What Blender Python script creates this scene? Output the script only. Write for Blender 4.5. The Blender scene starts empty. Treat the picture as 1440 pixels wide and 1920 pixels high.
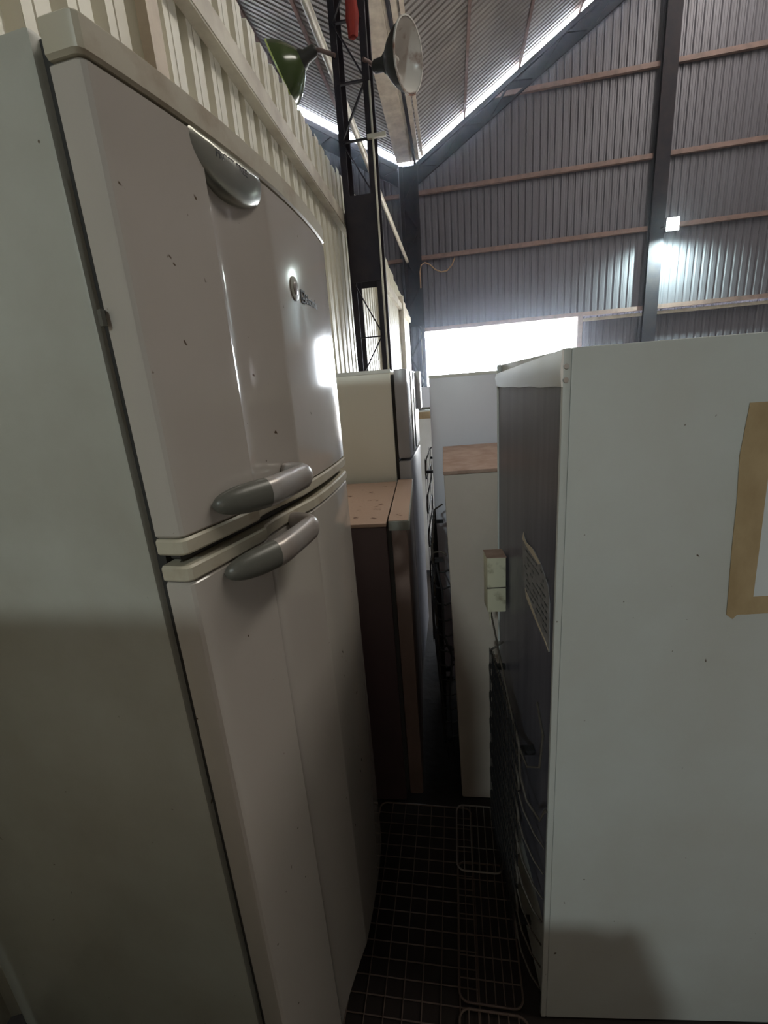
import bpy, math, random
from mathutils import Vector, Matrix
random.seed(3)
S = bpy.context.scene
COL = S.collection
# ------------------------------------------------------------------ camera
cam_d = bpy.data.cameras.new('camera'); cam = bpy.data.objects.new('camera', cam_d); COL.objects.link(cam)
cam_d.sensor_fit = 'HORIZONTAL'; cam_d.sensor_width = 36.0
cam_d.lens = 825.6 / 1440.0 * 36.0
cam_d.clip_start = 0.02; cam_d.clip_end = 300
R = Matrix(((0.98634562, 0.03012221, 0.16191036), (0.14735173, 0.27765876, -0.9493119), (-0.0735512, 0.96020741, 0.26942895)))
cam.matrix_world = Matrix.Translation((0, 0, 1.5)) @ R.to_4x4()
S.camera = cam
# ------------------------------------------------------------------ world, exposure
S.view_settings.view_transform = 'Standard'; S.view_settings.look = 'None'
S.view_settings.gamma = 1.0; S.view_settings.use_curve_mapping = False
S.view_settings.exposure = 0.0
S.cycles.diffuse_bounces = 8; S.cycles.max_bounces = 14
W = bpy.data.worlds.new('sky'); S.world = W; W.use_nodes = True
bg = W.node_tree.nodes['Background']
bg.inputs['Color'].default_value = (0.86, 0.93, 1.0, 1); bg.inputs['Strength'].default_value = 42.0
# ------------------------------------------------------------------ lights
def area(name, loc, rot, sx, sy, power, color, portal=False, spread=math.pi):
    l = bpy.data.lights.new(name, 'AREA'); l.shape = 'RECTANGLE'; l.size = sx; l.size_y = sy
    l.energy = power; l.color = color; l.spread = spread
    if portal: l.cycles.is_portal = True
    o = bpy.data.objects.new(name, l); COL.objects.link(o); o.location = loc; o.rotation_euler = rot
    return o
# daylight through the doorway at the far end of the shed
area('doorway_daylight', (1.5, 15.25, 1.55), (math.radians(-90), 0, 0), 4.5, 3.1, 1, (1, 1, 1), portal=True)
# warm overhead fill added under the ridge to brighten the hall
area('added_roof_fill', (7.0, 6.5, 11.9), (0, 0, 0), 4.0, 14.0, 1700, (1.0, 0.94, 0.84))
# warm fill added behind the photographer to lift the low aisle surfaces
area('added_front_fill', (3.5, -9.8, 2.1), (math.radians(90), 0, 0), 6.0, 4.0, 45, (1.0, 0.84, 0.66))
# floodlight on the wall behind the photographer
sp = bpy.data.lights.new('rear_floodlight', 'SPOT'); sp.energy = 680; sp.color = (0.86, 0.99, 0.98)
sp.spot_size = math.radians(70); sp.spot_blend = 0.6; sp.shadow_soft_size = 0.22
spo = bpy.data.objects.new('rear_floodlight', sp); COL.objects.link(spo); spo.location = (-1.5, -8.0, 5.1)
spo.rotation_euler = (Vector((0.0, 0.8, 1.4)) - spo.location).to_track_quat('-Z', 'Y').to_euler()

# ------------------------------------------------------------------ materials
def mat(name, col, rough=0.5, metal=0.0, var=0.0, vscale=3.0, var_col=None, bump=0.0, bscale=40, coat=0.0,
        emit=None, estr=0.0, thresh=None, stretch=None, spec=0.5, specks=False):
    m = bpy.data.materials.new(name); m.use_nodes = True
    nt = m.node_tree; b = nt.nodes['Principled BSDF']
    b.inputs['Base Color'].default_value = (*col, 1); b.inputs['Roughness'].default_value = rough
    b.inputs['Metallic'].default_value = metal; b.inputs['Coat Weight'].default_value = coat
    b.inputs['Coat Roughness'].default_value = 0.08; b.inputs['Specular IOR Level'].default_value = spec
    tc = nt.nodes.new('ShaderNodeTexCoord'); mp = nt.nodes.new('ShaderNodeMapping')
    nt.links.new(tc.outputs['Object'], mp.inputs['Vector'])
    if stretch: mp.inputs['Scale'].default_value = stretch
    if var_col is not None:
        n = nt.nodes.new('ShaderNodeTexNoise'); n.inputs['Scale'].default_value = vscale; n.inputs['Detail'].default_value = 6
        n.inputs['Roughness'].default_value = 0.6
        nt.links.new(mp.outputs['Vector'], n.inputs['Vector'])
        r = nt.nodes.new('ShaderNodeValToRGB')
        lo, hi = thresh or (0.35, 0.7)
        r.color_ramp.elements[0].position = lo; r.color_ramp.elements[1].position = hi
        r.color_ramp.elements[0].color = (*col, 1); r.color_ramp.elements[1].color = (*[c + (v - c) * (var or 1) for c, v in zip(col, var_col)], 1)
        nt.links.new(n.outputs['Fac'], r.inputs['Fac']); nt.links.new(r.outputs['Color'], b.inputs['Base Color'])
    if specks:      # fly specks and small rust marks
        n3 = nt.nodes.new('ShaderNodeTexNoise'); n3.inputs['Scale'].default_value = 55; n3.inputs['Detail'].default_value = 2
        nt.links.new(tc.outputs['Object'], n3.inputs['Vector'])
        r3 = nt.nodes.new('ShaderNodeMapRange'); r3.inputs['From Min'].default_value = 0.74; r3.inputs['From Max'].default_value = 0.77
        nt.links.new(n3.outputs['Fac'], r3.inputs['Value'])
        mxx = nt.nodes.new('ShaderNodeMix'); mxx.data_type = 'RGBA'; nt.links.new(r3.outputs['Result'], mxx.inputs['Factor'])
        nt.links.new(b.inputs['Base Color'].links[0].from_socket, mxx.inputs['A']); mxx.inputs['B'].default_value = (0.10, 0.07, 0.045, 1)
        nt.links.new(mxx.outputs['Result'], b.inputs['Base Color'])
    if bump:
        n2 = nt.nodes.new('ShaderNodeTexNoise'); n2.inputs['Scale'].default_value = bscale; n2.inputs['Detail'].default_value = 3
        nt.links.new(mp.outputs['Vector'], n2.inputs['Vector'])
        bp = nt.nodes.new('ShaderNodeBump'); bp.inputs['Strength'].default_value = bump; bp.inputs['Distance'].default_value = 0.002
        nt.links.new(n2.outputs['Fac'], bp.inputs['Height']); nt.links.new(bp.outputs['Normal'], b.inputs['Normal'])
    if emit is not None:
        b.inputs['Emission Color'].default_value = (*emit, 1); b.inputs['Emission Strength'].default_value = estr
    return m

M = {}
M['enamel'] = mat('dusty_white_enamel', (0.47, 0.485, 0.44), 0.32, var=0.9, vscale=2.6, var_col=(0.35, 0.335, 0.285), specks=True, bump=0.04, bscale=250)
M['door'] = mat('glossy_cream_enamel', (0.50, 0.465, 0.425), 0.13, var=0.7, vscale=1.6, var_col=(0.43, 0.39, 0.34), coat=0.5, stretch=(1, 1, 0.4), specks=True)
M['trim'] = mat('aged_cream_plastic', (0.52, 0.48, 0.38), 0.35, var=0.9, vscale=14, var_col=(0.34, 0.26, 0.17), thresh=(0.5, 0.75))
M['gasket'] = mat('dark_rubber_gasket', (0.035, 0.033, 0.03), 0.7)
M['silver'] = mat('silver_plastic', (0.42, 0.40, 0.385), 0.28, metal=0.3, var=0.8, vscale=16, var_col=(0.34, 0.28, 0.24))
M['silver_dark'] = mat('dark_grey_plastic', (0.115, 0.112, 0.095), 0.36, metal=0.1, bump=0.1, bscale=300)
M['badge'] = mat('brushed_silver_badge', (0.32, 0.32, 0.28), 0.28, metal=0.8)
M['ink'] = mat('dark_print', (0.06, 0.065, 0.07), 0.4)
M['chrome'] = mat('chrome', (0.7, 0.72, 0.72), 0.15, metal=1.0)
M['panel'] = mat('pale_grey_enamel', (0.55, 0.575, 0.555), 0.38, var=0.8, vscale=2.2, var_col=(0.47, 0.46, 0.42), specks=True, bump=0.05, bscale=300)
M['white'] = mat('white_enamel', (0.78, 0.78, 0.74), 0.35, var=0.6, vscale=3, var_col=(0.52, 0.50, 0.44))
M['rusty_white'] = mat('rust_specked_cream_enamel', (0.88, 0.86, 0.76), 0.4, var=1.0, vscale=26, var_col=(0.16, 0.08, 0.05), thresh=(0.71, 0.74))
M['bluewhite'] = mat('cool_white_enamel', (0.74, 0.74, 0.82), 0.35, var=0.5, vscale=3, var_col=(0.66, 0.66, 0.74))
M['tanpanel'] = mat('dusty_beige_side_panel', (0.50, 0.44, 0.385), 0.5, var=0.7, vscale=5, var_col=(0.42, 0.36, 0.31), bump=0.1, bscale=350)
M['dusttop'] = mat('dusty_brown_top', (0.42, 0.30, 0.245), 0.8, var=0.9, vscale=18, var_col=(0.29, 0.18, 0.14), bump=0.3, bscale=120)
M['dusttop2'] = mat('rust_stained_brown_top', (0.42, 0.295, 0.225), 0.8, var=1.0, vscale=22, var_col=(0.12, 0.06, 0.045), thresh=(0.62, 0.7), bump=0.3, bscale=120)
M['maroon'] = mat('dark_maroon_side_panel', (0.07, 0.04, 0.042), 0.5, var=0.7, vscale=6, var_col=(0.052, 0.03, 0.032))
M['browndoor'] = mat('brown_door_panel', (0.17, 0.115, 0.097), 0.4, var=0.7, vscale=5, var_col=(0.13, 0.09, 0.075))
M['greytrim'] = mat('grey_green_trim', (0.22, 0.225, 0.20), 0.5)
M['greydoor'] = mat('grey_satin_door', (0.46, 0.46, 0.49), 0.3, var=0.4, vscale=4, var_col=(0.3, 0.3, 0.33))
M['blackback'] = mat('black_painted_back', (0.10, 0.10, 0.125), 0.36, var=0.9, vscale=9, var_col=(0.17, 0.165, 0.20), stretch=(1, 3, 0.15), bump=0.1)
M['wire'] = mat('black_wire', (0.018, 0.018, 0.02), 0.5)
M['tube'] = mat('dusty_dark_tube', (0.07, 0.06, 0.05), 0.6)
M['galv'] = mat('bent_galvanised_plate', (0.62, 0.65, 0.66), 0.28, metal=0.7, bump=0.6, bscale=9)
M['tape'] = mat('brown_packing_tape', (0.47, 0.35, 0.20), 0.42, var=0.9, vscale=13, var_col=(0.32, 0.22, 0.11), stretch=(1, 1, 0.5))
M['paper'] = mat('white_paper', (0.62, 0.64, 0.64), 0.7)
M['oldpaper'] = mat('grey_torn_paper', (0.26, 0.255, 0.26), 0.8, var=0.9, vscale=40, var_col=(0.19, 0.18, 0.18))
M['papercore'] = mat('torn_paper_edge', (0.55, 0.47, 0.36), 0.8)
M['foam'] = mat('cream_plastic_box', (0.58, 0.56, 0.42), 0.6, var=0.9, vscale=30, var_col=(0.3, 0.27, 0.18), thresh=(0.55, 0.72))
M['steel_dark'] = mat('dark_painted_steel', (0.026, 0.024, 0.032), 0.7, var=0.8, vscale=5, var_col=(0.045, 0.036, 0.038), spec=0.15)
M['steel_rust'] = mat('rust_primer_steel', (0.26, 0.17, 0.15), 0.65, var=0.9, vscale=6, var_col=(0.16, 0.11, 0.1))
M['steel_pale'] = mat('pale_galvanised_steel', (0.70, 0.66, 0.55), 0.45, metal=0.1, var=0.8, vscale=4, var_col=(0.38, 0.33, 0.27))
M['sheet_left'] = mat('galvanised_wall_sheet', (0.80, 0.78, 0.67), 0.40, metal=0.12, var=0.5, vscale=4, var_col=(0.70, 0.67, 0.56), stretch=(1, 1, 0.2))
M['sheet_back'] = mat('weathered_grey_sheet', (0.155, 0.150, 0.178), 0.5, metal=0.2, var=0.7, vscale=2.5, var_col=(0.12, 0.112, 0.132), stretch=(1, 1, 0.25))
M['sheet_roof'] = mat('dull_roof_sheet', (0.40, 0.37, 0.345), 0.5, metal=0.15, var=0.8, vscale=1.2, var_col=(0.24, 0.22, 0.21))
M['gutter'] = mat('valley_gutter_metal', (0.70, 0.61, 0.49), 0.5, metal=0.15, var=0.9, vscale=3.5, var_col=(0.40, 0.32, 0.25))
M['floor'] = mat('dusty_brown_concrete', (0.20, 0.165, 0.14), 0.8, var=0.9, vscale=2, var_col=(0.12, 0.095, 0.08), bump=0.5, bscale=30)
M['ground'] = mat('pale_gravel', (0.42, 0.38, 0.33), 0.9, var=0.8, vscale=2, var_col=(0.3, 0.27, 0.23))
M['rack'] = mat('dull_coated_wire', (0.26, 0.23, 0.205), 0.55)
M['rack_brown'] = mat('rusty_grid_wire', (0.15, 0.105, 0.085), 0.6)
M['lampwhite'] = mat('white_lamp_enamel', (0.72, 0.70, 0.66), 0.25, var=1.0, vscale=2.6, var_col=(0.30, 0.17, 0.13), thresh=(0.52, 0.62))
M['lampdark'] = mat('dark_lamp_enamel', (0.05, 0.05, 0.045), 0.35)
M['lampgreen'] = mat('green_lamp_enamel', (0.07, 0.10, 0.035), 0.2, coat=0.5)
M['lamprim'] = mat('yellow_green_lamp_rim', (0.62, 0.72, 0.22), 0.3)
M['red'] = mat('faded_red_cloth', (0.42, 0.045, 0.028), 0.8, var=0.8, vscale=22, var_col=(0.22, 0.03, 0.03), stretch=(1, 1, 0.3))
M['cable'] = mat('tan_cable', (0.42, 0.26, 0.14), 0.6)
M['cord'] = mat('black_power_cord', (0.015, 0.015, 0.018), 0.45)
M['led'] = mat('led_panel', (1, 1, 1), 0.3, emit=(0.85, 1.0, 0.95), estr=60)
hz = bpy.data.materials.new('glare_haze'); hz.use_nodes = True; hn = hz.node_tree  # scattering haze that imitates lens glare
hn.nodes.remove(hn.nodes['Principled BSDF']); vs = hn.nodes.new('ShaderNodeVolumeScatter')
vs.inputs['Color'].default_value = (0.80, 0.88, 1.0, 1); vs.inputs['Density'].default_value = 0.0038; vs.inputs['Anisotropy'].default_value = 0.89
hn.links.new(vs.outputs[0], hn.nodes['Material Output'].inputs['Volume']); M['haze'] = hz
M['backshell'] = mat('dark_hall_cladding', (0.22, 0.21, 0.21), 0.7)

# ------------------------------------------------------------------ helpers
class MB:
    def __init__(s): s.v = []; s.f = []
    def box(s, x0, x1, y0, y1, z0, z1):
        n = len(s.v); s.v += [(x, y, z) for z in (z0, z1) for y in (y0, y1) for x in (x0, x1)]
        s.f += [tuple(n + i for i in q) for q in ((0, 2, 3, 1), (4, 5, 7, 6), (0, 1, 5, 4), (2, 6, 7, 3), (0, 4, 6, 2), (1, 3, 7, 5))]
        return s
    def bar(s, a, b, w, h=None, up=(0, 0, 1)):
        a = Vector(a); b = Vector(b); d = (b - a).normalized(); u = Vector(up)
        if abs(d.dot(u)) > 0.97: u = Vector((0, 1, 0))
        x = d.cross(u).normalized() * (w / 2); y = x.cross(d).normalized() * ((h or w) / 2)
        n = len(s.v)
        for p in (a, b): s.v += [tuple(p - x - y), tuple(p + x - y), tuple(p + x + y), tuple(p - x + y)]
        s.f += [tuple(n + i for i in q) for q in ((3, 2, 1, 0), (4, 5, 6, 7), (0, 1, 5, 4), (1, 2, 6, 5), (2, 3, 7, 6), (3, 0, 4, 7))]
        return s
    def tube(s, pts, r, k=6, caps=True):
        P = [Vector(p) for p in pts]; n0 = len(s.v); N = len(P)
        rr = r if isinstance(r, (list, tuple)) else [r] * N
        ref = None
        for i, p in enumerate(P):
            t = (P[min(i + 1, N - 1)] - P[max(i - 1, 0)]).normalized()
            if ref is None: ref = Vector((0, 0, 1)) if abs(t.z) < 0.9 else Vector((1, 0, 0))
            a = (ref - t * ref.dot(t)).normalized(); b = t.cross(a); ref = a
            for j in range(k):
                an = 2 * math.pi * j / k
                s.v.append(tuple(p + (a * math.cos(an) + b * math.sin(an)) * rr[i]))
        for i in range(N - 1):
            for j in range(k):
                a = n0 + i * k + j; b = n0 + i * k + (j + 1) % k
                s.f.append((a, b, b + k, a + k))
        if caps:
            s.f.append(tuple(n0 + j for j in range(k))[::-1]); s.f.append(tuple(n0 + (N - 1) * k + j for j in range(k)))
        return s
    def rings(s, rings, cap=True):
        n0 = len(s.v); k = len(rings[0])
        for r in rings: s.v += [tuple(p) for p in r]
        for i in range(len(rings) - 1):
            for j in range(k):
                a = n0 + i * k + j; b = n0 + i * k + (j + 1) % k
                s.f.append((a, b, b + k, a + k))
        if cap:
            s.f.append(tuple(n0 + j for j in range(k))[::-1]); s.f.append(tuple(n0 + (len(rings) - 1) * k + j for j in range(k)))
        return s
    def prism(s, poly, a, b):   # polygon in local yz, extruded from x=a to x=b
        return s.rings([[(a, y, z) for y, z in poly], [(b, y, z) for y, z in poly]])
    def build(s, name, m, parent=None, loc=None, rz=None, bevel=0, smooth=None, seg=2):
        me = bpy.data.meshes.new(name); me.from_pydata(s.v, [], s.f); me.validate(); me.update()
        me.materials.append(m)
        o = bpy.data.objects.new(name, me); COL.objects.link(o)
        import bmesh
        bm = bmesh.new(); bm.from_mesh(me); bmesh.ops.recalc_face_normals(bm, faces=bm.faces)
        if bevel:
            es = [e for e in bm.edges if len(e.link_faces) == 2 and e.calc_face_angle(0) > 0.7]
            bmesh.ops.bevel(bm, geom=es, offset=bevel, segments=seg, affect='EDGES', profile=0.6)
        bm.to_mesh(me); bm.free()
        if smooth or bevel:
            for p in me.polygons: p.use_smooth = True
            me.set_sharp_from_angle(angle=math.radians(smooth or 40))
        if parent: o.parent = parent
        if loc is not None: o.location = loc
        if rz is not None: o.rotation_euler = (0, 0, rz)
        return o

def thing(name, label, cat, loc=(0, 0, 0), rz=0.0, group=None):
    o = bpy.data.objects.new(name, None); COL.objects.link(o); o.empty_display_size = 0.1
    o.location = loc; o.rotation_euler = (0, 0, rz); o['label'] = label; o['category'] = cat
    if group: o['group'] = group
    return o
def tag(o, label, cat, group=None):
    o['label'] = label; o['category'] = cat
    if group: o['group'] = group
    return o
def struct(o, label=None):
    o['kind'] = 'structure'
    if label: o['label'] = label
    return o
def structroot(name, label, loc=(0, 0, 0), rz=0.0):
    o = bpy.data.objects.new(name, None); COL.objects.link(o); o.location = loc; o.rotation_euler = (0, 0, rz)
    return struct(o, label)
def text_mesh(txt, size, fn, name, m, parent, depth=0.0008):
    cu = bpy.data.curves.new(name, 'FONT'); cu.body = txt; cu.size = size; cu.extrude = depth; cu.align_x = 'LEFT'
    t = bpy.data.objects.new(name + '_src', cu); COL.objects.link(t)
    dg = bpy.context.evaluated_depsgraph_get()
    me = bpy.data.meshes.new_from_object(t.evaluated_get(dg))
    bpy.data.objects.remove(t); bpy.data.curves.remove(cu)
    for v in me.vertices: v.co = fn(v.co)
    me.name = name; me.materials.clear(); me.materials.append(m)
    o = bpy.data.objects.new(name, me); COL.objects.link(o); o.parent = parent
    return o

# corrugated profiles : list of (offset along, depth)
def trap(pitch, depth, pan=0.5, rib=0.2):
    sl = (1 - pan - rib) / 2
    return [(0, 0), (pan * 0.36, 0), (pan * 0.40, depth * .18), (pan * 0.46, 0), (pan, 0), (pan + sl, depth), (pan + sl + rib, depth)], pitch
def sheet(name, n, prof, pitch, fn, m, parent, thick=0.004):
    """n corrugations; fn(u,d,end) gives the point for along-offset u, depth d, end 0/1"""
    us = []
    for i in range(n):
        for a, d in prof: us.append((i * pitch + a * pitch, d))
    us.append((n * pitch, prof[0][1]))
    v = []; f = []
    for u, d in us:
        v.append(fn(u, d, 0)); v.append(fn(u, d, 1))
    for i in range(len(us) - 1): f.append((2 * i, 2 * i + 2, 2 * i + 3, 2 * i + 1))
    me = bpy.data.meshes.new(name); me.from_pydata(v, [], f); me.update(); me.materials.append(m)
    o = bpy.data.objects.new(name, me); COL.objects.link(o); o.parent = parent
    md = o.modifiers.new('thickness', 'SOLIDIFY'); md.thickness = thick; md.offset = 0
    return o

# ------------------------------------------------------------------ the shed
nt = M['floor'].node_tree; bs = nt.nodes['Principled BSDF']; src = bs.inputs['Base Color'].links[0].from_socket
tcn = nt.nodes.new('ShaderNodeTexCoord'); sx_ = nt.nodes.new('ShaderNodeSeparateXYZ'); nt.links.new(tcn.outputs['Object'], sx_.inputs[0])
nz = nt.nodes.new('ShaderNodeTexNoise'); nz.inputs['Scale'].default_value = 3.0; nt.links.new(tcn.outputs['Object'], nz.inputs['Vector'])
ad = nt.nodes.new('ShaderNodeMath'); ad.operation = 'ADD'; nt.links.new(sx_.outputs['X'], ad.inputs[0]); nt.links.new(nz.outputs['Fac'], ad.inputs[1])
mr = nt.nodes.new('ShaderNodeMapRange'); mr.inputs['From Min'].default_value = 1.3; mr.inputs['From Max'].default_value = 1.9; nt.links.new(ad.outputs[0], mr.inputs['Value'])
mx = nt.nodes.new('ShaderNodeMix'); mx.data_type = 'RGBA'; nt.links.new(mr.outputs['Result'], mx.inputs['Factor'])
mx.inputs['A'].default_value = (0.024, 0.017, 0.014, 1); nt.links.new(src, mx.inputs['B']); nt.links.new(mx.outputs['Result'], bs.inputs['Base Color'])  # floor colour darkened along the aisle to stand for its shade
struct(MB().box(-7, 14.1, -10.2, 15.3, -0.1, 0.0).build('floor', M['floor']), 'brown concrete floor with the aisle shade painted dark')
struct(MB().box(-40, 50, 15.3, 90, -0.14, -0.04).build('ground', M['ground']), 'pale gravel yard outside the doorway')

def zroof(x):
    if x >= -0.76:
        return 7.75 + 0.605 * (x + 0.76) if x <= 7 else 7.75 + 0.605 * 7.76 - 0.605 * (x - 7)
    return 7.80 + 0.585 * (-1.38 - x) if x < -1.38 else 7.75

# left wall : ribbed sheets standing one beside the other, lower towards the far end
wl = structroot('wall_left', 'ribbed galvanised partition wall with a horizontal rail')
P1, pt1 = trap(0.19, 0.045, 0.58, 0.24)
def top_left(y): return 3.60 if y < 3.9 else (3.60 + (y - 3.9) * 0.085 if y < 5.9 else (3.77 if y < 7.5 else 3.77 - (y - 7.5) * 0.08))
y = -1.7
k = 0
while y < 12.5:
    jit = random.uniform(-0.015, 0.02)
    def fn(u, d, e, y0=y, j=jit): return (-1.10 - d, y0 + u, 0.05 if e == 0 else top_left(y0) + j)
    sheet('wall_sheet', 4, P1, 0.19, fn, M['sheet_left'], wl)
    y += 0.76; k += 1
g = MB(); g.box(-1.098, -1.035, -1.7, 12.5, 3.215, 3.235); g.box(-1.04, -1.03, -1.7, 12.5, 3.125, 3.235); g.box(-1.098, -1.035, -1.7, 12.5, 3.115, 3.13)
g.build('wall_rail', M['steel_pale'], wl)
MB().box(-1.098, -1.055, 1.90, 1.985, 0, 3.115).build('wall_post', M['gutter'], wl)
for yy in (7.3, 10.4):
    MB().box(-1.098, -1.00, yy, yy + 0.10, 0, 3.4).build('wall_post', M['steel_pale'], wl)

# back wall, turned a little against the left wall
RB = math.radians(-1.64)
wb = structroot('wall_back', 'weathered grey ribbed gable wall with rust-red rails', (0, 15, 0), RB)
P2, _ = trap(0.19, 0.028, 0.56, 0.16)
x = -6.9
while x < 13.9:
    above_door = -0.85 < x + 0.38 < 3.70
    low = x + 0.38 >= 3.70
    zb = 3.12 if (above_door or low) else 0.0
    def fn(u, d, e, x0=x, z0=zb):
        X = x0 + u
        if x0 < 3.76 < X + 0.001 and False: X = X
        return (X, d, z0 if e == 0 else zroof(X) - 0.045)
    sheet('wall_sheet', 4, P2, 0.19, fn, M['sheet_back'], wb)
    x += 0.76
# lower sheets right of the doorway, hung a little further out behind the header rail
x = 3.80
while x < 13.6:
    def fn(u, d, e, x0=x): return (x0 + u, 0.12 + d, 0.0 if e == 0 else 3.3)
    sheet('wall_sheet', 4, P2, 0.19, fn, M['sheet_back'], wb)
    x += 0.76
for z in (5.2, 6.9, 8.88):
    xr0, xr1 = -0.80, 5.44
    if z == 8.88: xr0 = 1.35
    MB().box(xr0, xr1, -0.11, -0.01, z - 0.055, z + 0.055).build('wall_rail', M['steel_rust'], wb)
    MB().box(5.80, 13.8 if z < 8 else 12.2, -0.11, -0.01, z - 0.055, z + 0.055).build('wall_rail', M['steel_rust'], wb)
    if z < 8: MB().box(-6.8, -1.38, -0.11, -0.01, z - 0.05, z + 0.05).build('wall_rail', M['steel_rust'], wb)
MB().box(-0.85, 13.8, -0.12, -0.01, 3.12, 3.23).build('wall_rail', M['steel_rust'], wb)
MB().box(3.76, 13.8, -0.02, 0.10, 2.98, 3.06).build('door_track', M['steel_pale'], wb)
MB().box(3.72, 3.86, -0.10, 0.05, 0, 3.12).build('door_post', M['steel_rust'], wb)
MB().box(-0.93, -0.81, -0.10, 0.05, 0, 3.12).build('door_post', M['steel_pale'], wb)
c = MB().box(5.45, 5.80, -0.16, -0.14, 0, 11.4).box(5.45, 5.80, -0.26, -0.24, 0, 11.4).box(5.60, 5.65, -0.24, -0.16, 0, 11.4)
c.build('wall_column', M['steel_dark'], wb)
c = MB().box(-1.34, -1.24, -0.16, -0.04, 0, 7.6).box(-0.90, -0.80, -0.16, -0.04, 0, 7.6).box(-1.24, -0.90, -0.10, -0.08, 3.3, 7.6)
for i in range(10):
    z = 0.2 + i * 0.72
    c.bar((-1.29, -0.14, z), (-0.85, -0.14, z + 0.72), 0.05) if i % 2 else c.bar((-0.85, -0.14, z), (-1.29, -0.14, z + 0.72), 0.05)
c.build('wall_column', M['steel_dark'], wb)
# lattice rafters just under the gap of daylight
for side in (1, -1):
    t = MB()
    xa, xb = (-0.80, 7.0) if side == 1 else (-1.38, -6.8)
    t.bar((xa, -0.14, zroof(xa) - 0.17), (xb, -0.14, zroof(xb) - 0.17), 0.10, 0.12)
    t.bar((xa, -0.14, zroof(xa) - 0.62), (xb, -0.14, zroof(xb) - 0.62), 0.07, 0.05)
    n = 12
    for i in range(n):
        x0 = xa + (xb - xa) * i / n; x1 = xa + (xb - xa) * (i + 1) / n
        t.bar((x0, -0.14, zroof(x0) - (0.62 if i % 2 else 0.17)), (x1, -0.14, zroof(x1) - (0.17 if i % 2 else 0.62)), 0.05, 0.04)
    t.build('lattice_rafter', M['steel_dark'], wb)
    t = MB(); t.rings([[(xx, -0.060, zroof(xx) - 0.10), (xx, -0.050, zroof(xx) - 0.10), (xx, -0.050, zroof(xx) - 0.62), (xx, -0.060, zroof(xx) - 0.62)] for xx in (xa, xb)])
    t.build('rafter_shade_plate', M['steel_dark'], wb)  # dark plate standing in for shade on the sheets behind the rafter

# roof : fine corrugated sheets falling to a valley gutter from both sides
ce = structroot('ceiling', 'corrugated metal roof falling to a valley gutter')
P3 = [(0, 0), (0.5, 0), (0.62, 0.026), (0.88, 0.026)]
y = -10.0
while y < 14.7:
    w = 5
    for (xa, xb) in ((-0.76, 7.0), (-1.38, -7.0)):
        def fn(u, d, e, y0=y, a=xa, b=xb):
            xx = a if e == 0 else b
            return (xx, y0 + u, zroof(xx) + 0.075 + d)
        sheet('roof_sheet', w, P3, 0.155, fn, M['sheet_roof'], ce, 0.003)
    y += 0.775
def pur(x):
    b = MB(); z = zroof(x) + 0.02
    b.box(x - 0.03, x + 0.03, -10, 14.95, z - 0.07, z + 0.05)
    b.build('purlin', M['steel_rust'], ce)
for x in (0.55, 2.0, 3.45, 4.9, 6.35, -2.75, -4.2, -5.65): pur(x)
gt = MB().box(-1.38, -0.76, -10, 14.96, 7.72, 7.74).box(-1.40, -1.38, -10, 14.96, 7.72, 7.95).box(-0.76, -0.74, -10, 14.96, 7.72, 7.92)
gt.box(-1.0, -0.97, -10, 14.96, 7.66, 7.72)
gt.build('valley_gutter', M['gutter'], ce)
MB().box(-0.90, -0.84, -10, 14.96, 7.60, 7.72).build('gutter_beam', M['steel_dark'], ce)
MB().box(-0.70, -0.62, -10, 14.9, 7.78, 7.81).build('flashing', M['gutter'], ce)

# far sides of the hall, outside the frame
struct(MB().box(14.0, 14.1, -10, 15.1, 0, 8.7).build('wall_right', M['backshell']))
struct(MB().box(-7.1, -7.0, -10, 15.1, 0, 11.4).build('wall_far_left', M['backshell']))
fr = MB(); fr.box(-7, 14, -10.1, -10.0, 0, 12.6)
struct(fr.build('wall_front', M['backshell']))
MB_r = MB(); MB_r.rings([[(7, yy, 12.57), (14.05, yy, 8.33), (14.05, yy, 8.38), (7, yy, 12.62)] for yy in (-10, 15)])
MB_r.build('roof_slope', M['backshell'], ce)

# steel pipe running the length of the shed above the wall
tag(MB().tube([(-1.28, 3.0, 5.12), (-1.28, 9.0, 5.12), (-1.23, 14.8, 5.12)], 0.045, 10).build('steel_pipe', M['steel_pale'], smooth=40),
    'long pale pipe running overhead behind the lattice column to the gable wall', 'pipe')

# ------------------------------------------------------------------ lattice column
lc = thing('lattice_column', 'dark steel lattice column rising beside the ribbed wall to the roof gutter', 'column', (-0.85, 5.0, 0))
for (sx, sy) in ((-0.135, 0), (0.135, 0), (-0.135, 0.27), (0.135, 0.27)):
    b = MB(); q = 0.028
    b.box(sx - q, sx + q, sy - 0.006, sy + 0.006, 0, 7.72); b.box(sx - 0.006 + (q if sx > 0 else -q), sx + 0.006 + (q if sx > 0 else -q), sy, sy + 0.055, 0, 7.72)
    b.build('chord', M['steel_dark'], lc)
MB().box(-0.15, 0.15, -0.022, -0.010, 2.58, 3.36).build('plate', M['steel_dark'], lc)
MB().box(-0.15, 0.15, 0.28, 0.29, 2.58, 3.36).build('plate', M['steel_dark'], lc)
zs = [1.05, 1.62, 2.06, 2.58]
for i in range(3):
    a, b2 = (-0.135, 0.135) if i % 2 else (0.135, -0.135)
    MB().bar((a, -0.008, zs[i]), (b2, -0.008, zs[i + 1]), 0.028, 0.012).build('brace', M['steel_dark'], lc)
MB().bar((-0.135, -0.008, 2.04), (0.135, -0.008, 2.04), 0.028, 0.012).build('brace', M['steel_dark'], lc)
z = 3.36; i = 0
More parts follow.
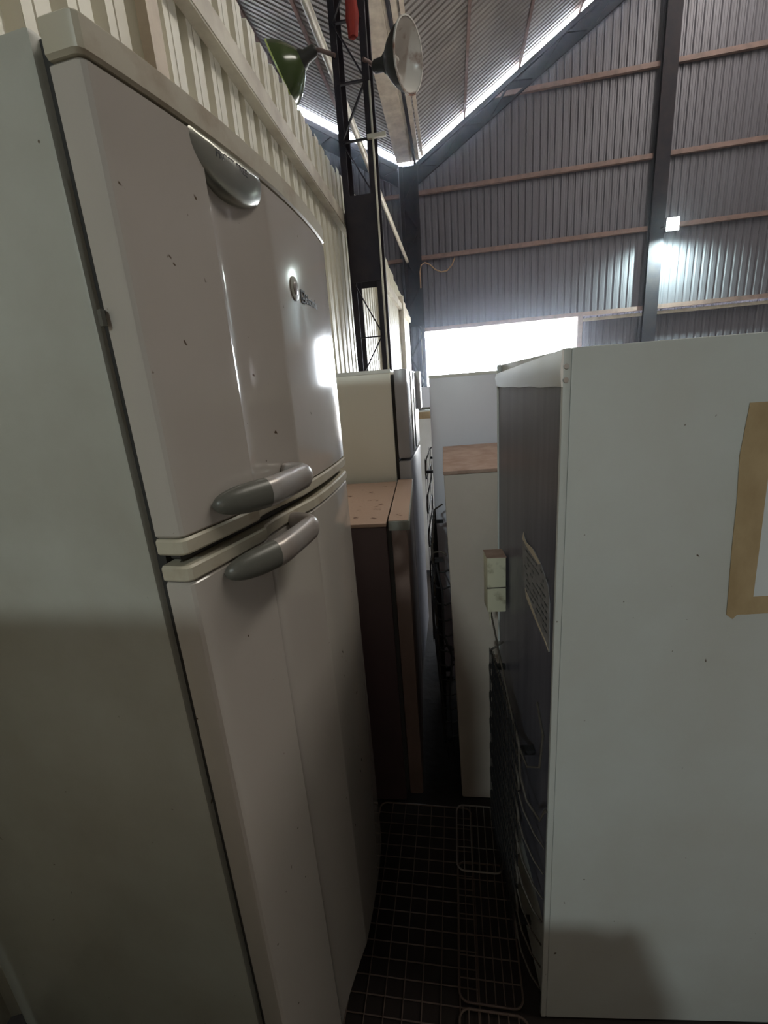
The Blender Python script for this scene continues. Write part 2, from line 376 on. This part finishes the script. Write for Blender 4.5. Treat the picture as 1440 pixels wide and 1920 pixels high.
while z < 7.5:
    a, b2 = (-0.135, 0.135) if i % 2 else (0.135, -0.135)
    MB().bar((a, -0.008, z), (b2, -0.008, z + 0.46), 0.03, 0.012).build('brace', M['steel_dark'], lc)
    MB().bar((-0.135, 0.0, z + 0.46), (0.135, 0.0, z + 0.46), 0.03, 0.012).build('brace', M['steel_dark'], lc)
    z += 0.46; i += 1
MB().tube([(0.172, -0.03, 0.2), (0.172, -0.03, 4.25)], 0.011, 6).build('conduit', M['steel_pale'], lc, smooth=60)
MB().box(0.12, 0.30, -0.05, -0.02, 3.80, 3.835).build('bracket', M['steel_pale'], lc)

rd = MB()
rr = []
for i in range(14):
    z = 4.585 + i * 0.075; wv = 0.058 + 0.008 * math.sin(i * 1.3) - (0.014 if i < 2 else 0)
    ring = []
    for j in range(16):
        an = 2 * math.pi * j / 16; q = 1 + 0.10 * math.sin(an * 5 + i * 0.25)
        ring.append((0.055 + 0.004 * math.sin(i * .8) + wv * q * math.cos(an), -0.045 + 0.020 * q * math.sin(an), z + (0.012 * math.sin(an * 3) if i == 0 else 0)))
    rr.append(ring)
o = rd.rings(rr).build('red_cloth', M['red'], smooth=60, loc=(-0.85, 5.0, 0)); tag(o, 'faded red cloth tied high in the dark lattice column', 'cloth')

# ------------------------------------------------------------------ high bay lamps
def highbay(name, label, pos, axis, outer, inner, rim, arm_from):
    L = thing(name, label, 'lamp', pos)
    ax = Vector(axis).normalized(); q = ax.to_track_quat('Z', 'Y').to_matrix()
    def ring(z, r, n=28): return [tuple(q @ Vector((r * math.cos(2 * math.pi * i / n), r * math.sin(2 * math.pi * i / n), z))) for i in range(n)]
    # dish, mouth at z=0, apex at z=-0.27
    pr = [(0.0, 0.252), (-0.03, 0.245), (-0.09, 0.215), (-0.15, 0.165), (-0.195, 0.115), (-0.22, 0.08)]
    MB().rings([ring(z, r) for z, r in pr], cap=False).build('reflector', outer, L, smooth=60)
    MB().rings([ring(z + 0.002, r - 0.006) for z, r in pr] + [ring(-0.221, 0.001)], cap=False).build('reflector_lining', inner, L, smooth=60)
    MB().rings([ring(-0.006, 0.250), ring(-0.006, 0.262), ring(0.008, 0.262), ring(0.008, 0.250), ring(-0.006, 0.250)], cap=False).build('rim', rim, L, smooth=50)
    MB().rings([ring(-0.21, 0.082), ring(-0.24, 0.078), ring(-0.27, 0.055), ring(-0.36, 0.05), ring(-0.38, 0.035)]).build('lamp_housing', M['lampdark'], L, smooth=50)
    MB().rings([ring(-0.22, 0.02), ring(-0.18, 0.02), ring(-0.16, 0.034), ring(-0.13, 0.036), ring(-0.11, 0.02), ring(-0.10, 0.004)]).build('bulb', M['lampwhite'], L, smooth=60)
    end = ax * -0.37
    a = Vector(arm_from) - Vector(pos)
    MB().tube([tuple(end), tuple(end + (a - end) * 0.25 + Vector((0, 0, 0.01))), tuple(a)], 0.018, 8).build('arm', M['steel_rust'], L, smooth=50)
    return L
highbay('highbay_lamp', 'round white-lined dish lamp facing right, stained brown, on the lattice column', (-0.30, 4.93, 4.35), (0.90, -0.40, -0.16), M['lampdark'], M['lampwhite'], M['lampwhite'], (-0.72, 4.97, 4.42))
highbay('highbay_lamp', 'green dish lamp with yellow-green rim facing left above the ribbed wall', (-1.515, 5.0, 4.445), (-0.90, -0.02, -0.36), M['lampgreen'], M['lampdark'], M['lamprim'], (-0.98, 4.97, 4.49))

# floodlight on the gable wall
fl = thing('floodlight', 'small bright white floodlight on the gable wall at the dark column', 'floodlight', (5.84, 14.22, 5.10))
MB().box(-0.17, 0.17, -0.02, 0.10, -0.18, 0.16).build('housing', M['steel_dark'], fl, bevel=0.01)
o = MB().box(-0.15, 0.15, -0.032, -0.021, -0.16, 0.14).build('led_panel', M['led'], fl)
MB().bar((-0.12, 0.09, 0), (-0.16, 0.27, 0.0), 0.04).build('bracket', M['steel_dark'], fl)
fa = bpy.data.lights.new('flood_beam', 'SPOT'); fa.energy = 1100; fa.color = (0.75, 1.0, 0.92); fa.spot_size = math.radians(165); fa.spot_blend = 1.0; fa.shadow_soft_size = 0.05
fo = bpy.data.objects.new('flood_beam', fa); COL.objects.link(fo); fo.parent = fl; fo.location = (0, -0.06, -0.24); fo.rotation_euler = (math.radians(12), 0, 0)
# tan cable on the wall rail
tag(MB().tube([(-0.86, 14.78, 4.35), (-0.86, 14.77, 4.80), (-0.82, 14.76, 4.97), (-0.70, 14.76, 5.03), (-0.55, 14.76, 4.95), (-0.40, 14.75, 4.80), (-0.22, 14.75, 4.72), (-0.05, 14.75, 4.74), (0.10, 14.75, 4.88), (0.18, 14.75, 5.06)], 0.018, 6).build('cable', M['cable'], smooth=60),
    'tan cable sagging below the rail beside the back wall column', 'cable')

# ------------------------------------------------------------------ condenser grille
def condenser(parent, x, y0, y1, z0, z1, pitch=0.05, xb=None, wires=14, r=0.003, name='condenser'):
    xb = x + 0.035 if xb is None else xb
    b = MB(); pts = []; z = z1; s = 1
    rad = pitch / 2
    pts.append((xb, y1 - 0.01, z1 + 0.02)); pts.append((x, y1 - 0.02, z1))
    while z > z0 + pitch:
        a, e = (y1, y0) if s == 1 else (y0, y1); sg = 1 if s == 1 else -1
        pts.append((x, a - sg * rad, z)); pts.append((x, e + sg * rad, z))
        for k in range(1, 5):
            an = math.pi * k / 5
            pts.append((x, e + sg * rad - sg * rad * math.sin(an), z - rad + rad * math.cos(an)))
        z -= pitch; s = -s
    b.tube(pts, r, 6)
    b.build(name, M['tube'], parent, smooth=60)
    w = MB()
    for i in range(wires):
        yy = y0 + rad + (y1 - y0 - 2 * rad) * i / (wires - 1)
        for dx in (-r - 0.0008, r + 0.0008):
            w.tube([(x + dx, yy, z0), (x + dx, yy, z1 + 0.01)], 0.0011, 4)
    o = w.build('grille_wires', M['wire'], parent); o['kind'] = 'stuff'
    for yy in (y0 + 0.03, y1 - 0.03):
        for zz in (z0 + 0.05, z1 - 0.05):
            MB().box(min(x, xb), max(x, xb), yy - 0.008, yy + 0.008, zz - 0.006, zz + 0.006).build('grille_bracket', M['wire'], parent)

def handle_bar(parent, x, y, z0, z1, m, dx=0.035):
    MB().tube([(x, y, z0), (x + dx, y, z0 + 0.03), (x + dx, y, z1 - 0.03), (x, y, z1)], 0.010, 8).build('handle', m, parent, smooth=60)

def fridge(name, label, loc, rz, w, d, h, body, door, top=None, splits=(), doors=True, dth=0.05, trim=None, cat='refrigerator', group=None, foot=0.04):
    F = thing(name, label, cat, loc, rz, group)
    MB().box(0, d, 0, w, foot, h - (0.012 if top else 0)).build('cabinet', body, F, bevel=0.006)
    if top: MB().box(-0.002, d + (dth + 0.012 if trim is None and not doors else 0.0), -0.002, w + 0.002, h - 0.012, h).build('top_panel', top, F, bevel=0.003)
    for (a, b) in ((0.04, 0.05), (d - 0.05, 0.05), (0.04, w - 0.05), (d - 0.05, w - 0.05)):
        MB().tube([(a, b, 0), (a, b, foot + 0.002)], 0.018, 10).build('foot', M['gasket'], F, smooth=40)
    if doors:
        MB().box(d, d + 0.014, 0.012, w - 0.012, foot + 0.04, h - 0.02).build('gasket', M['gasket'], F)
        zz = [foot + 0.03] + list(splits) + [h]
        for i in range(len(zz) - 1):
            MB().box(d + 0.014, d + 0.014 + dth, 0, w, zz[i] + (0.006 if i else 0), zz[i + 1] - (0.006 if i < len(zz) - 2 else 0)).build('door', door, F, bevel=0.008)
    return F

# ------------------------------------------------------------------ 1. big left refrigerator
Wd = 0.622
A = thing('double_door_refrigerator', 'tall dirty cream two-door refrigerator with silver hook handles, nearest on the left', 'refrigerator', (-0.366, 0.461, 0), math.radians(-4.82))
MB().box(-0.655, -0.012, 0, Wd, 0.05, 1.848).build('cabinet', M['enamel'], A, bevel=0.006)
MB().box(-0.013, 0.001, 0.011, Wd - 0.011, 0.06, 1.842).build('gasket', M['gasket'], A)
for (a, b) in ((-0.6, 0.06), (-0.06, 0.06), (-0.6, Wd - 0.06), (-0.06, Wd - 0.06)):
    MB().tube([(a, b, 0), (a, b, 0.052)], 0.02, 12).build('foot', M['gasket'], A, smooth=40)
MB().box(-0.03, 0.02, 0.02, Wd - 0.02, 0.012, 0.06).build('kick_plate', M['silver_dark'], A, bevel=0.004)
def base_s(t): return 0.040 + 0.027 * (1 - ((t - Wd / 2) / (Wd / 2)) ** 2)
def prof(infl=0.0, ch=(0.146, 0.292), depth=0.013, k=1.0):
    ts = [0.012 + (Wd - 0.024) * i / 60 for i in range(61)]
    if ch:
        ts = [t for t in ts if not (abs(t - ch[0]) < 0.004 or abs(t - ch[1]) < 0.004)] + [ch[0], ch[1], ch[0] + 0.002, ch[1] - 0.002]
    ts.sort()
    P = [(0.003, -infl)]
    for an in (0, 30, 60, 90):
        a = math.radians(an); P.append(((base_s(0.01) - 0.010) + 0.010 * math.sin(a) + infl, 0.010 - 0.010 * math.cos(a) - infl * math.cos(a)))
    for t in ts:
        s = base_s(t) + infl
        if ch and ch[0] < t < ch[1]:
            q = (t - ch[0]) / (ch[1] - ch[0])
            s -= depth * (math.sin(math.pi * q ** 0.62)) ** 0.8 
        P.append((s, t))
    for an in (90, 60, 30, 0):
        a = math.radians(an); P.append(((base_s(0.01) - 0.010) + 0.010 * math.sin(a) + infl, Wd - 0.010 + 0.010 * math.cos(a) + infl * math.cos(a)))
    P.append((0.003, Wd + infl))
    return P
def slab(name, z0, z1, m, parent, infl=0.0, ch=(0.146, 0.292), depth=0.013, e=0.003):
    rings = []
    for z, q in ((z0, -e), (z0 + e, 0), (z1 - e, 0), (z1, -e)):
        rings.append([(s, t, z) for s, t in prof(infl + q, ch, depth)])
    return MB().rings(rings).build(name, m, parent, smooth=22)
fz = slab('freezer_door', 1.344, 1.815, M['door'], A)
slab('door_top_trim', 1.817, 1.850, M['trim'], fz, infl=0.002, ch=None)
slab('door_bottom_trim', 1.322, 1.343, M['trim'], fz, infl=0.002, depth=0.010)
rf = slab('refrigerator_door', 0.075, 1.285, M['door'], A, ch=(0.158, 0.335), depth=0.012)
slab('door_top_trim', 1.287, 1.308, M['trim'], rf, infl=0.002, ch=(0.158, 0.335), depth=0.010)
slab('door_recess', 1.309, 1.321, M['gasket'], A, infl=-0.018, ch=None)
MB().tube([(0.0, 0.0, 1.60), (0.004, -0.006, 1.60), (0.004, -0.006, 1.585)], 0.004, 6).build('hinge_screw', M['silver_dark'], A)

def hook_handle(zc, t0, t1, parent, tilt=0.012):
    """smooth bar: blunt rounded near end, hooks back into the door at the far end"""
    P = []; Rz = []; Rs = []
    n = 30
    for i in range(n + 1):
        q = (i / n) ** 1.5 if i < n * 0.33 else i / n
        if i < n * 0.33: q = 0.33 * (i / (n * 0.33)) ** 1.6
        t = t0 + (t1 - t0) * q
        s = base_s(t) + 0.004 + 0.034 * min(1, q / 0.45) ** 0.8
        z = zc + tilt * (q - 0.5)
        taper = max(0.0, 1 - (1 - min(1, q / 0.40)) ** 2.6) ** 0.40 * (1 - 0.10 * max(0, q - 0.4))
        P.append(Vector((s, t, z))); Rz.append(max(0.0215 * taper, 0.002)); Rs.append(max(0.0175 * taper, 0.002))
    last = P[-1]
    for k in range(1, 9):       # the hook
        an = math.radians(92 * k / 8)
        P.append(Vector((last.x - 0.042 * (1 - math.cos(an)), last.y + 0.030 * math.sin(an), last.z + 0.006 * k / 8))); Rz.append(0.0195 - 0.0007 * k); Rs.append(0.0155)
    cut = int(n * 0.40)
    def mk(i0, i1, name, m):
        rings = []
        for i in range(i0, i1 + 1):
            tn = (P[min(i + 1, len(P) - 1)] - P[max(i - 1, 0)]).normalized()
            if i == 0: tn = Vector((0.3, 1, 0)).normalized()
            a = Vector((0, 0, 1)); b = tn.cross(a).normalized()
            rings.append([tuple(P[i] + a * Rz[i] * math.cos(2 * math.pi * j / 20) + b * Rs[i] * math.sin(2 * math.pi * j / 20)) for j in range(20)])
        return MB().rings(rings).build(name, m, parent, smooth=50)
    mk(cut, len(P) - 1, 'handle', M['silver'])
    mk(0, cut, 'handle_cap', M['silver_dark'])
hook_handle(1.371, 0.052, 0.224, fz, 0.002)
hook_handle(1.279, 0.052, 0.226, rf, 0.008)
# lens shaped silver badge at the top of the recess
def badge():
    n = 36; rings = []
    def outl(q):
        an = 2 * math.pi * q
        t = 0.206 + 0.080 * math.cos(an); zt = math.sin(an)
        z = 1.816 - 0.000 if zt > 0 else 1.816 + 0.050 * zt * (1.0)
        z = 1.806 + (0.010 * min(1, zt * 3) if zt > 0 else 0.046 * zt)
        return t, z
    for k, (sc, h) in enumerate(((1.0, -0.012), (1.0, 0.003), (0.9, 0.007), (0.62, 0.010), (0.3, 0.0112), (0.02, 0.0115))):
        ring = []
        for j in range(n):
            t, z = outl(j / n); t = 0.206 + (t - 0.206) * sc; z = 1.798 + (z - 1.798) * sc
            ring.append((base_s(t) - 0.004 + h, t, z))
        rings.append(ring)
    return MB().rings(rings).build('badge', M['badge'], fz, smooth=50)
bd = badge()
text_mesh('FROST FREE', 0.013, lambda v: Vector((base_s(0.15 + v.x) + 0.0075 + v.z, 0.165 + v.x, 1.797 + v.y)), 'badge_lettering', M['ink'], bd)
# maker's mark
def s_at(t): return base_s(t)
text_mesh('Electrolux', 0.0235, lambda v: Vector((s_at(0.42 + v.x) + 0.0008 + v.z, 0.418 + v.x * 0.86, 1.664 + v.y)), 'lettering', M['ink'], fz)
o = MB()
o.box(s_at(.40), s_at(.40) + 0.0018, 0.394, 0.397, 1.662, 1.684).box(s_at(.40), s_at(.40) + 0.0018, 0.397, 0.412, 1.681, 1.684).box(s_at(.40), s_at(.40) + 0.0018, 0.397, 0.412, 1.662, 1.665).box(s_at(.40), s_at(.40) + 0.0018, 0.400, 0.409, 1.668, 1.672).box(s_at(.40), s_at(.40) + 0.0018, 0.4095, 0.4125, 1.662, 1.684)
o.build('emblem', M['ink'], fz)
def disc(rr_, h, m, name, t=0.366, z=1.680, s0=0.0):
    n = 24; R2 = []
    for r, hh in ((rr_, -0.002), (rr_, h), (rr_ * .85, h + 0.001), (0.0004, h + 0.001)):
        R2.append([(s_at(t) + s0 + hh, t + r * 1.0 * math.cos(2 * math.pi * j / n), z + r * 1.15 * math.sin(2 * math.pi * j / n)) for j in range(n)])
    return MB().rings(R2).build(name, m, fz, smooth=50)
disc(0.017, 0.002, M['enamel'], 'round_badge'); disc(0.009, 0.0036, M['silver'], 'round_badge_centre')

# ------------------------------------------------------------------ 2. short brown refrigerator behind it
B = fridge('short_refrigerator', 'short maroon refrigerator with dusty rust-stained brown top behind the nearest left refrigerator', (-0.219 - 0.60, 1.285 - 0.042, 0), math.radians(3.8), 0.62, 0.605, 1.100,
           M['maroon'], M['browndoor'], top=M['dusttop2'], foot=0.008)
MB().box(0.612, 0.678, -0.004, 0.624, 1.075, 1.1055).build('door_top_trim', M['greytrim'], B, bevel=0.003)
MB().box(0.612, 0.674, 0.0, 0.620, 1.1057, 1.107).build('door_dust', M['dusttop2'], B)

# ------------------------------------------------------------------ 3. cream rust-specked refrigerator
Cc = fridge('two_door_refrigerator', 'cream two-door refrigerator with rust specks, beyond the short brown one', (-0.262 - 0.62, 1.96, 0), 0.0, 0.58, 0.62, 1.575,
            M['rusty_white'], M['greydoor'], splits=(1.185,), dth=0.055)
MB().box(0.689, 0.694, 0.16, 0.20, 1.20, 1.57).build('door_strip', M['chrome'], Cc, bevel=0.002)
MB().box(0.689, 0.694, 0.30, 0.33, 1.20, 1.57).build('door_strip', M['chrome'], Cc, bevel=0.002)
MB().box(0.689, 0.712, 0.47, 0.57, 1.38, 1.575).build('handle', M['white'], Cc, bevel=0.006)
MB().box(-0.002, 0.622, -0.004, -0.0005, 1.563, 1.578).build('top_edge', M['white'], Cc)

# ------------------------------------------------------------------ 4. far white refrigerator with tape
D = fridge('white_refrigerator', 'white refrigerator far down the aisle with tan tape along its top edge', (-0.155 - 0.60, 3.35, 0), 0.0, 0.60, 0.60, 1.315,
           M['white'], M['white'])
MB().box(0.0, 0.60, -0.002, -0.0002, 1.262, 1.312).build('tape', M['tape'], D)
MB().box(0.0, 0.61, -0.004, 0.0, 1.3125, 1.322).build('top_edge', M['white'], D)
bx = thing('appliance_box', 'small pale grey control box standing on the far taped refrigerator', 'box', (-0.22, 3.42, 1.3225))
MB().box(-0.075, 0.075, 0, 0.16, 0, 0.165).build('case', M['bluewhite'], bx, bevel=0.006)
MB().box(-0.05, -0.02, -0.004, 0.0, 0.105, 0.125).build('switch', M['ink'], bx)
MB().box(-0.078, 0.078, -0.005, 0.165, 0.0, 0.018).build('base_strip', M['silver_dark'], bx)

# ------------------------------------------------------------------ 5. right row, backs to the aisle
Wr = fridge('tall_white_refrigerator', 'plain cool-white refrigerator, its side seen below the bright doorway', (-0.099, 1.98, 0), 0.0, 0.58, 0.60, 1.538,
            M['bluewhite'], M['white'])
condenser(Wr, -0.035, 0.03, 0.50, 0.20, 1.16, pitch=0.085, wires=2, r=0.0035)
MB().box(-0.001, 0.60, -0.0012, 0.0, 1.526, 1.538).build('top_edge', M['white'], Wr)

Br = fridge('beige_refrigerator', 'shorter beige-sided refrigerator with thick brown dust on top', (-0.010, 1.315, 0), math.radians(1.2), 0.55, 0.55, 1.248,
            M['tanpanel'], M['tanpanel'], top=M['dusttop'], foot=0.006)
Br.rotation_euler[1] = math.radians(-1.1)
condenser(Br, -0.052, 0.03, 0.52, 0.16, 0.99, pitch=0.058, wires=9, r=0.0035)
MB().tube([(-0.004, -0.002, 0.98), (-0.022, -0.006, 0.995), (-0.045, 0.0, 0.99), (-0.055, 0.01, 0.96)], 0.003, 6).build('pipe', M['tube'], Br, smooth=60)
for i in range(12):
    zz = 0.93 - i * 0.058
    MB().tube([(-0.001, -0.003, zz), (-0.018, -0.006, zz - 0.006), (-0.043, 0.0, zz - 0.004), (-0.052, 0.03, zz)], 0.003, 5).build('grille_link', M['wire'], Br, smooth=60)
MB().tube([(-0.002, -0.004, 0.60), (-0.030, -0.012, 0.70), (-0.026, -0.012, 0.86), (-0.040, -0.01, 0.955), (-0.056, -0.005, 0.90), (-0.060, 0.0, 0.75), (-0.050, 0.0, 0.45), (-0.040, 0.01, 0.18)], 0.0042, 8).build('power_cord', M['cord'], Br, smooth=60)
MB().tube([(-0.058, 0.02, 0.62), (-0.02, -0.008, 0.66), (-0.008, -0.008, 0.655), (-0.008, -0.008, 0.60), (-0.024, -0.008, 0.45), (-0.02, 0, 0.2)], 0.0038, 8).build('power_cord', M['cord'], Br, smooth=60)

# nearest right refrigerator: black back, pale side
wr_, dr_, hr_ = 0.525, 0.585, 1.538
N = thing('taped_refrigerator', 'tall pale grey refrigerator with black back and brown tape frame, nearest on the right', 'refrigerator', (0.166, 0.731, 0), math.radians(5.4))
b = MB().box(0.012, dr_, 0.0, wr_, 0.006, hr_).box(0, 0.012, 0.0, 0.010, 0.006, hr_).box(0, 0.012, wr_ - 0.006, wr_, 0.006, hr_)
b.build('cabinet', M['panel'], N, bevel=0.0025)
MB().box(0.004, 0.0118, 0.010, wr_ - 0.006, 0.30, 1.482).build('back_panel', M['blackback'], N)
# bent plate across the top of the back
pl = MB(); rings = []
for i in range(25):
    y_ = 0.001 + (wr_ - 0.002) * i / 24
    w_ = 0.0009 * math.sin(i * 1.1) + 0.0006 * math.sin(i * 2.7 + 1)
    zt = hr_ - 0.001 - 0.022 * (i / 24)
    rings.append([(-0.0025 + w_, y_, 1.482 + 0.001 * math.sin(i * .9)), (-0.0035 - w_, y_, 1.505), (-0.002 + w_ * .5, y_, zt), (0.011, y_, zt), (0.011, y_, 1.482)])
pl.rings(rings).build('top_plate', M['galv'], N, smooth=50)
for z_ in (1.512, 1.492):
    MB().rings([[(0.004 + 0.004 * math.cos(2 * math.pi * j / 12) * 1, -h_, z_ + 0.004 * math.sin(2 * math.pi * j / 12)) for j in range(12)] for h_ in (0, 0.002)]).build('screw', M['silver'], N)
MB().box(0.02, dr_ - 0.05, 0.02, wr_ - 0.02, 0.0, 0.006).build('base', M['gasket'], N)
MB().box(0.03, 0.2, 0.06, wr_ - 0.06, 0.06, 0.28).build('compressor_recess', M['gasket'], N)
MB().box(dr_, dr_ + 0.012, 0.012, wr_ - 0.012, 0.08, hr_ - 0.02).build('gasket', M['gasket'], N)
MB().box(dr_ + 0.012, dr_ + 0.055, 0, wr_, 0.08, hr_).build('door', M['panel'], N, bevel=0.006)
condenser(N, -0.038, 0.085, 0.455, 0.10, 0.74, pitch=0.048, xb=0.002, wires=20, r=0.003)
# loose condenser pipes
MB().tube([(-0.038, 0.44, 0.875), (-0.038, 0.34, 0.83), (-0.038, 0.20, 0.765), (-0.038, 0.10, 0.725), (-0.030, 0.05, 0.71), (-0.012, 0.025, 0.735), (0.001, 0.05, 0.79), (0.002, 0.10, 0.83)], 0.0026, 6).build('condenser_pipe', M['tube'], N, smooth=60)
MB().tube([(-0.038, 0.09, 0.72), (-0.038, 0.075, 0.66), (-0.03, 0.05, 0.62), (-0.01, 0.02, 0.60), (-0.004, 0.006, 0.645), (-0.002, 0.002, 0.642)], 0.0026, 6).build('condenser_pipe', M['tube'], N, smooth=60)
for i in range(7):
    zz = 0.60 - i * 0.075
    MB().tube([(-0.038, 0.088, zz), (-0.034, 0.06, zz - 0.02), (-0.018, 0.03, zz - 0.05), (0.0, 0.018, zz - 0.075)], 0.0022, 5).build('pipe_bend', M['tube'], N, smooth=60)
# torn label on the back
poly = [(0.241, 1.152), (0.232, 1.163), (0.208, 1.154), (0.150, 1.160), (0.100, 1.150), (0.051, 1.125), (0.039, 1.098), (0.033, 0.998), (0.060, 1.004), (0.130, 1.014), (0.201, 1.027), (0.215, 1.045), (0.237, 1.063)]
lb = MB().prism(poly[::-1], 0.0022, 0.0036).build('torn_label', M['oldpaper'], N)
MB().prism([(0.033, 0.998), (0.060, 1.004), (0.130, 1.014), (0.201, 1.027), (0.212, 1.045), (0.19, 1.040), (0.12, 1.020), (0.05, 1.007)][::-1], 0.0014, 0.0021).build('torn_edge', M['papercore'], lb)
MB().prism([(0.243, 1.152), (0.232, 1.170), (0.222, 1.160), (0.205, 1.156), (0.16, 1.160), (0.10, 1.150), (0.11, 1.144), (0.19, 1.146)][::-1], 0.0014, 0.0021).build('torn_edge', M['papercore'], lb)
bb = MB()
for r_ in range(9):
    zz = 1.135 - r_ * 0.0135
    yy = 0.05
    while yy < 0.20:
        L_ = random.uniform(0.006, 0.02)
        if random.random() < 0.75 and zz > 1.01 + 0.11 * (yy - 0.03): bb.box(0.0017, 0.0021, yy, yy + L_, zz, zz + 0.004)
        yy += L_ + 0.007
bb.build('label_print', M['ink'], lb)
# cream plastic box fixed at the far edge of the back
eb = MB().box(-0.052, -0.002, 0.395, 0.455, 0.885, 1.045).build('relay_box', M['foam'], N, bevel=0.003)
MB().box(-0.053, -0.001, 0.394, 0.456, 1.045, 1.0465).build('dusty_lid', M['dusttop'], eb)
MB().prism([(0.40, 0.885), (0.418, 0.885), (0.405, 0.84)], -0.045, -0.042).build('strip', M['foam'], eb)
MB().box(-0.0535, -0.001, 0.3935, 0.396, 0.957, 0.960).build('box_seam', M['tube'], eb)
# tape frame holding a paper on the side
yt = -0.0006
def sidepoly(pts, y0, y1, name, m, parent):
    return MB().rings([[(x_, y0, z_) for x_, z_ in pts], [(x_, y1, z_) for x_, z_ in pts]]).build(name, m, parent)
sidepoly([(0.300, 1.10), (0.455, 1.10), (0.455, 1.415), (0.310, 1.415)], 0.0002, -0.0009, 'paper', M['paper'], N)
sidepoly([(0.276, 1.439), (0.272, 1.36), (0.278, 1.28), (0.281, 1.20), (0.286, 1.12), (0.288, 1.083), (0.299, 1.074), (0.305, 1.082), (0.327, 1.083), (0.327, 1.115), (0.324, 1.20), (0.320, 1.30), (0.318, 1.36), (0.317, 1.439)], -0.001, -0.0018, 'tape_strip', M['tape'], N)
sidepoly([(0.317, 1.082), (0.458, 1.086), (0.458, 1.119), (0.317, 1.115)], -0.001, -0.0016, 'tape_strip', M['tape'], N)
sidepoly([(0.317, 1.405), (0.458, 1.408), (0.458, 1.440), (0.317, 1.439)], -0.001, -0.0016, 'tape_strip', M['tape'], N)

# ------------------------------------------------------------------ wire racks on the floor
def rack(name, label, x0, x1, y0, y1, z, sx, sy, m, r=0.0016, rad=0.025, rz=0.0, group=None):
    t = thing(name, label, 'rack', ((x0 + x1) / 2, (y0 + y1) / 2, z), rz, group)
    hx, hy = (x1 - x0) / 2, (y1 - y0) / 2
    pts = []
    for cx, cy, a0 in ((hx - rad, hy - rad, 0), (-hx + rad, hy - rad, 90), (-hx + rad, -hy + rad, 180), (hx - rad, -hy + rad, 270)):
        for k in range(6):
            an = math.radians(a0 + 18 * k); pts.append((cx + rad * math.cos(an), cy + rad * math.sin(an), 0.004))
    pts.append(pts[0]); 
    MB().tube(pts, 0.0028, 6).build('frame', m, t, smooth=60)
    n = int(round((x1 - x0) / sx))
    for i in range(1, n):
        xx = -hx + i * (2 * hx) / n
        MB().tube([(xx, -hy + 0.002, 0.006), (xx, hy - 0.002, 0.006)], r, 5).build('long_wire', m, t, smooth=60)
    n = int(round((y1 - y0) / sy))
    for i in range(1, n):
        yy = -hy + i * (2 * hy) / n
        MB().tube([(-hx + 0.002, yy, 0.0025), (hx - 0.002, yy, 0.0025)], r, 5).build('cross_wire', m, t, smooth=60)
    return t
rack('wire_grid', 'wide rusty wire grid lying on the floor in the aisle', -0.312, 0.02, 0.34, 1.27, 0.001, 0.0475, 0.0395, M['rack_brown'])
rack('refrigerator_shelf', 'pale wire shelf with rounded corners, farthest on the floor', -0.032, 0.112, 1.045, 1.272, 0.013, 0.0238, 0.072, M['rack'])
rack('refrigerator_shelf', 'dull wire shelf on the floor, between two other rounded shelves', -0.030, 0.128, 0.735, 1.075, 0.0075, 0.0236, 0.050, M['rack_brown'])
rack('refrigerator_shelf', 'wire shelf with rounded corner at the bottom of the picture', -0.030, 0.135, 0.40, 0.722, 0.011, 0.0236, 0.05, M['rack_brown'])

# ------------------------------------------------------------------ unseen casters added behind the photographer (their shadows fall into view)
fridge('shadow_row_refrigerator', 'unseen white refrigerator added in the left row to shade the left side panel', (-1.02, -0.95, 0), 0.0, 0.62, 0.66, 1.60, M['white'], M['white'])
fridge('low_shadow_caster', 'unseen low box added in the aisle to cast the shadow on the right side panel', (-0.28, -0.72, 0), 0.0, 0.40, 0.36, 0.90, M['white'], M['white'])

# ------------------------------------------------------------------ haze volume added to imitate lens glare around the doorway
dz = MB().box(-6.98, 13.98, 4.05, 14.9, 0.002, 12.5).build('glare_haze', M['haze'])
dz['kind'] = 'stuff'; dz['label'] = 'thin haze volume standing in for lens glare around the doorway'; dz['category'] = 'haze'
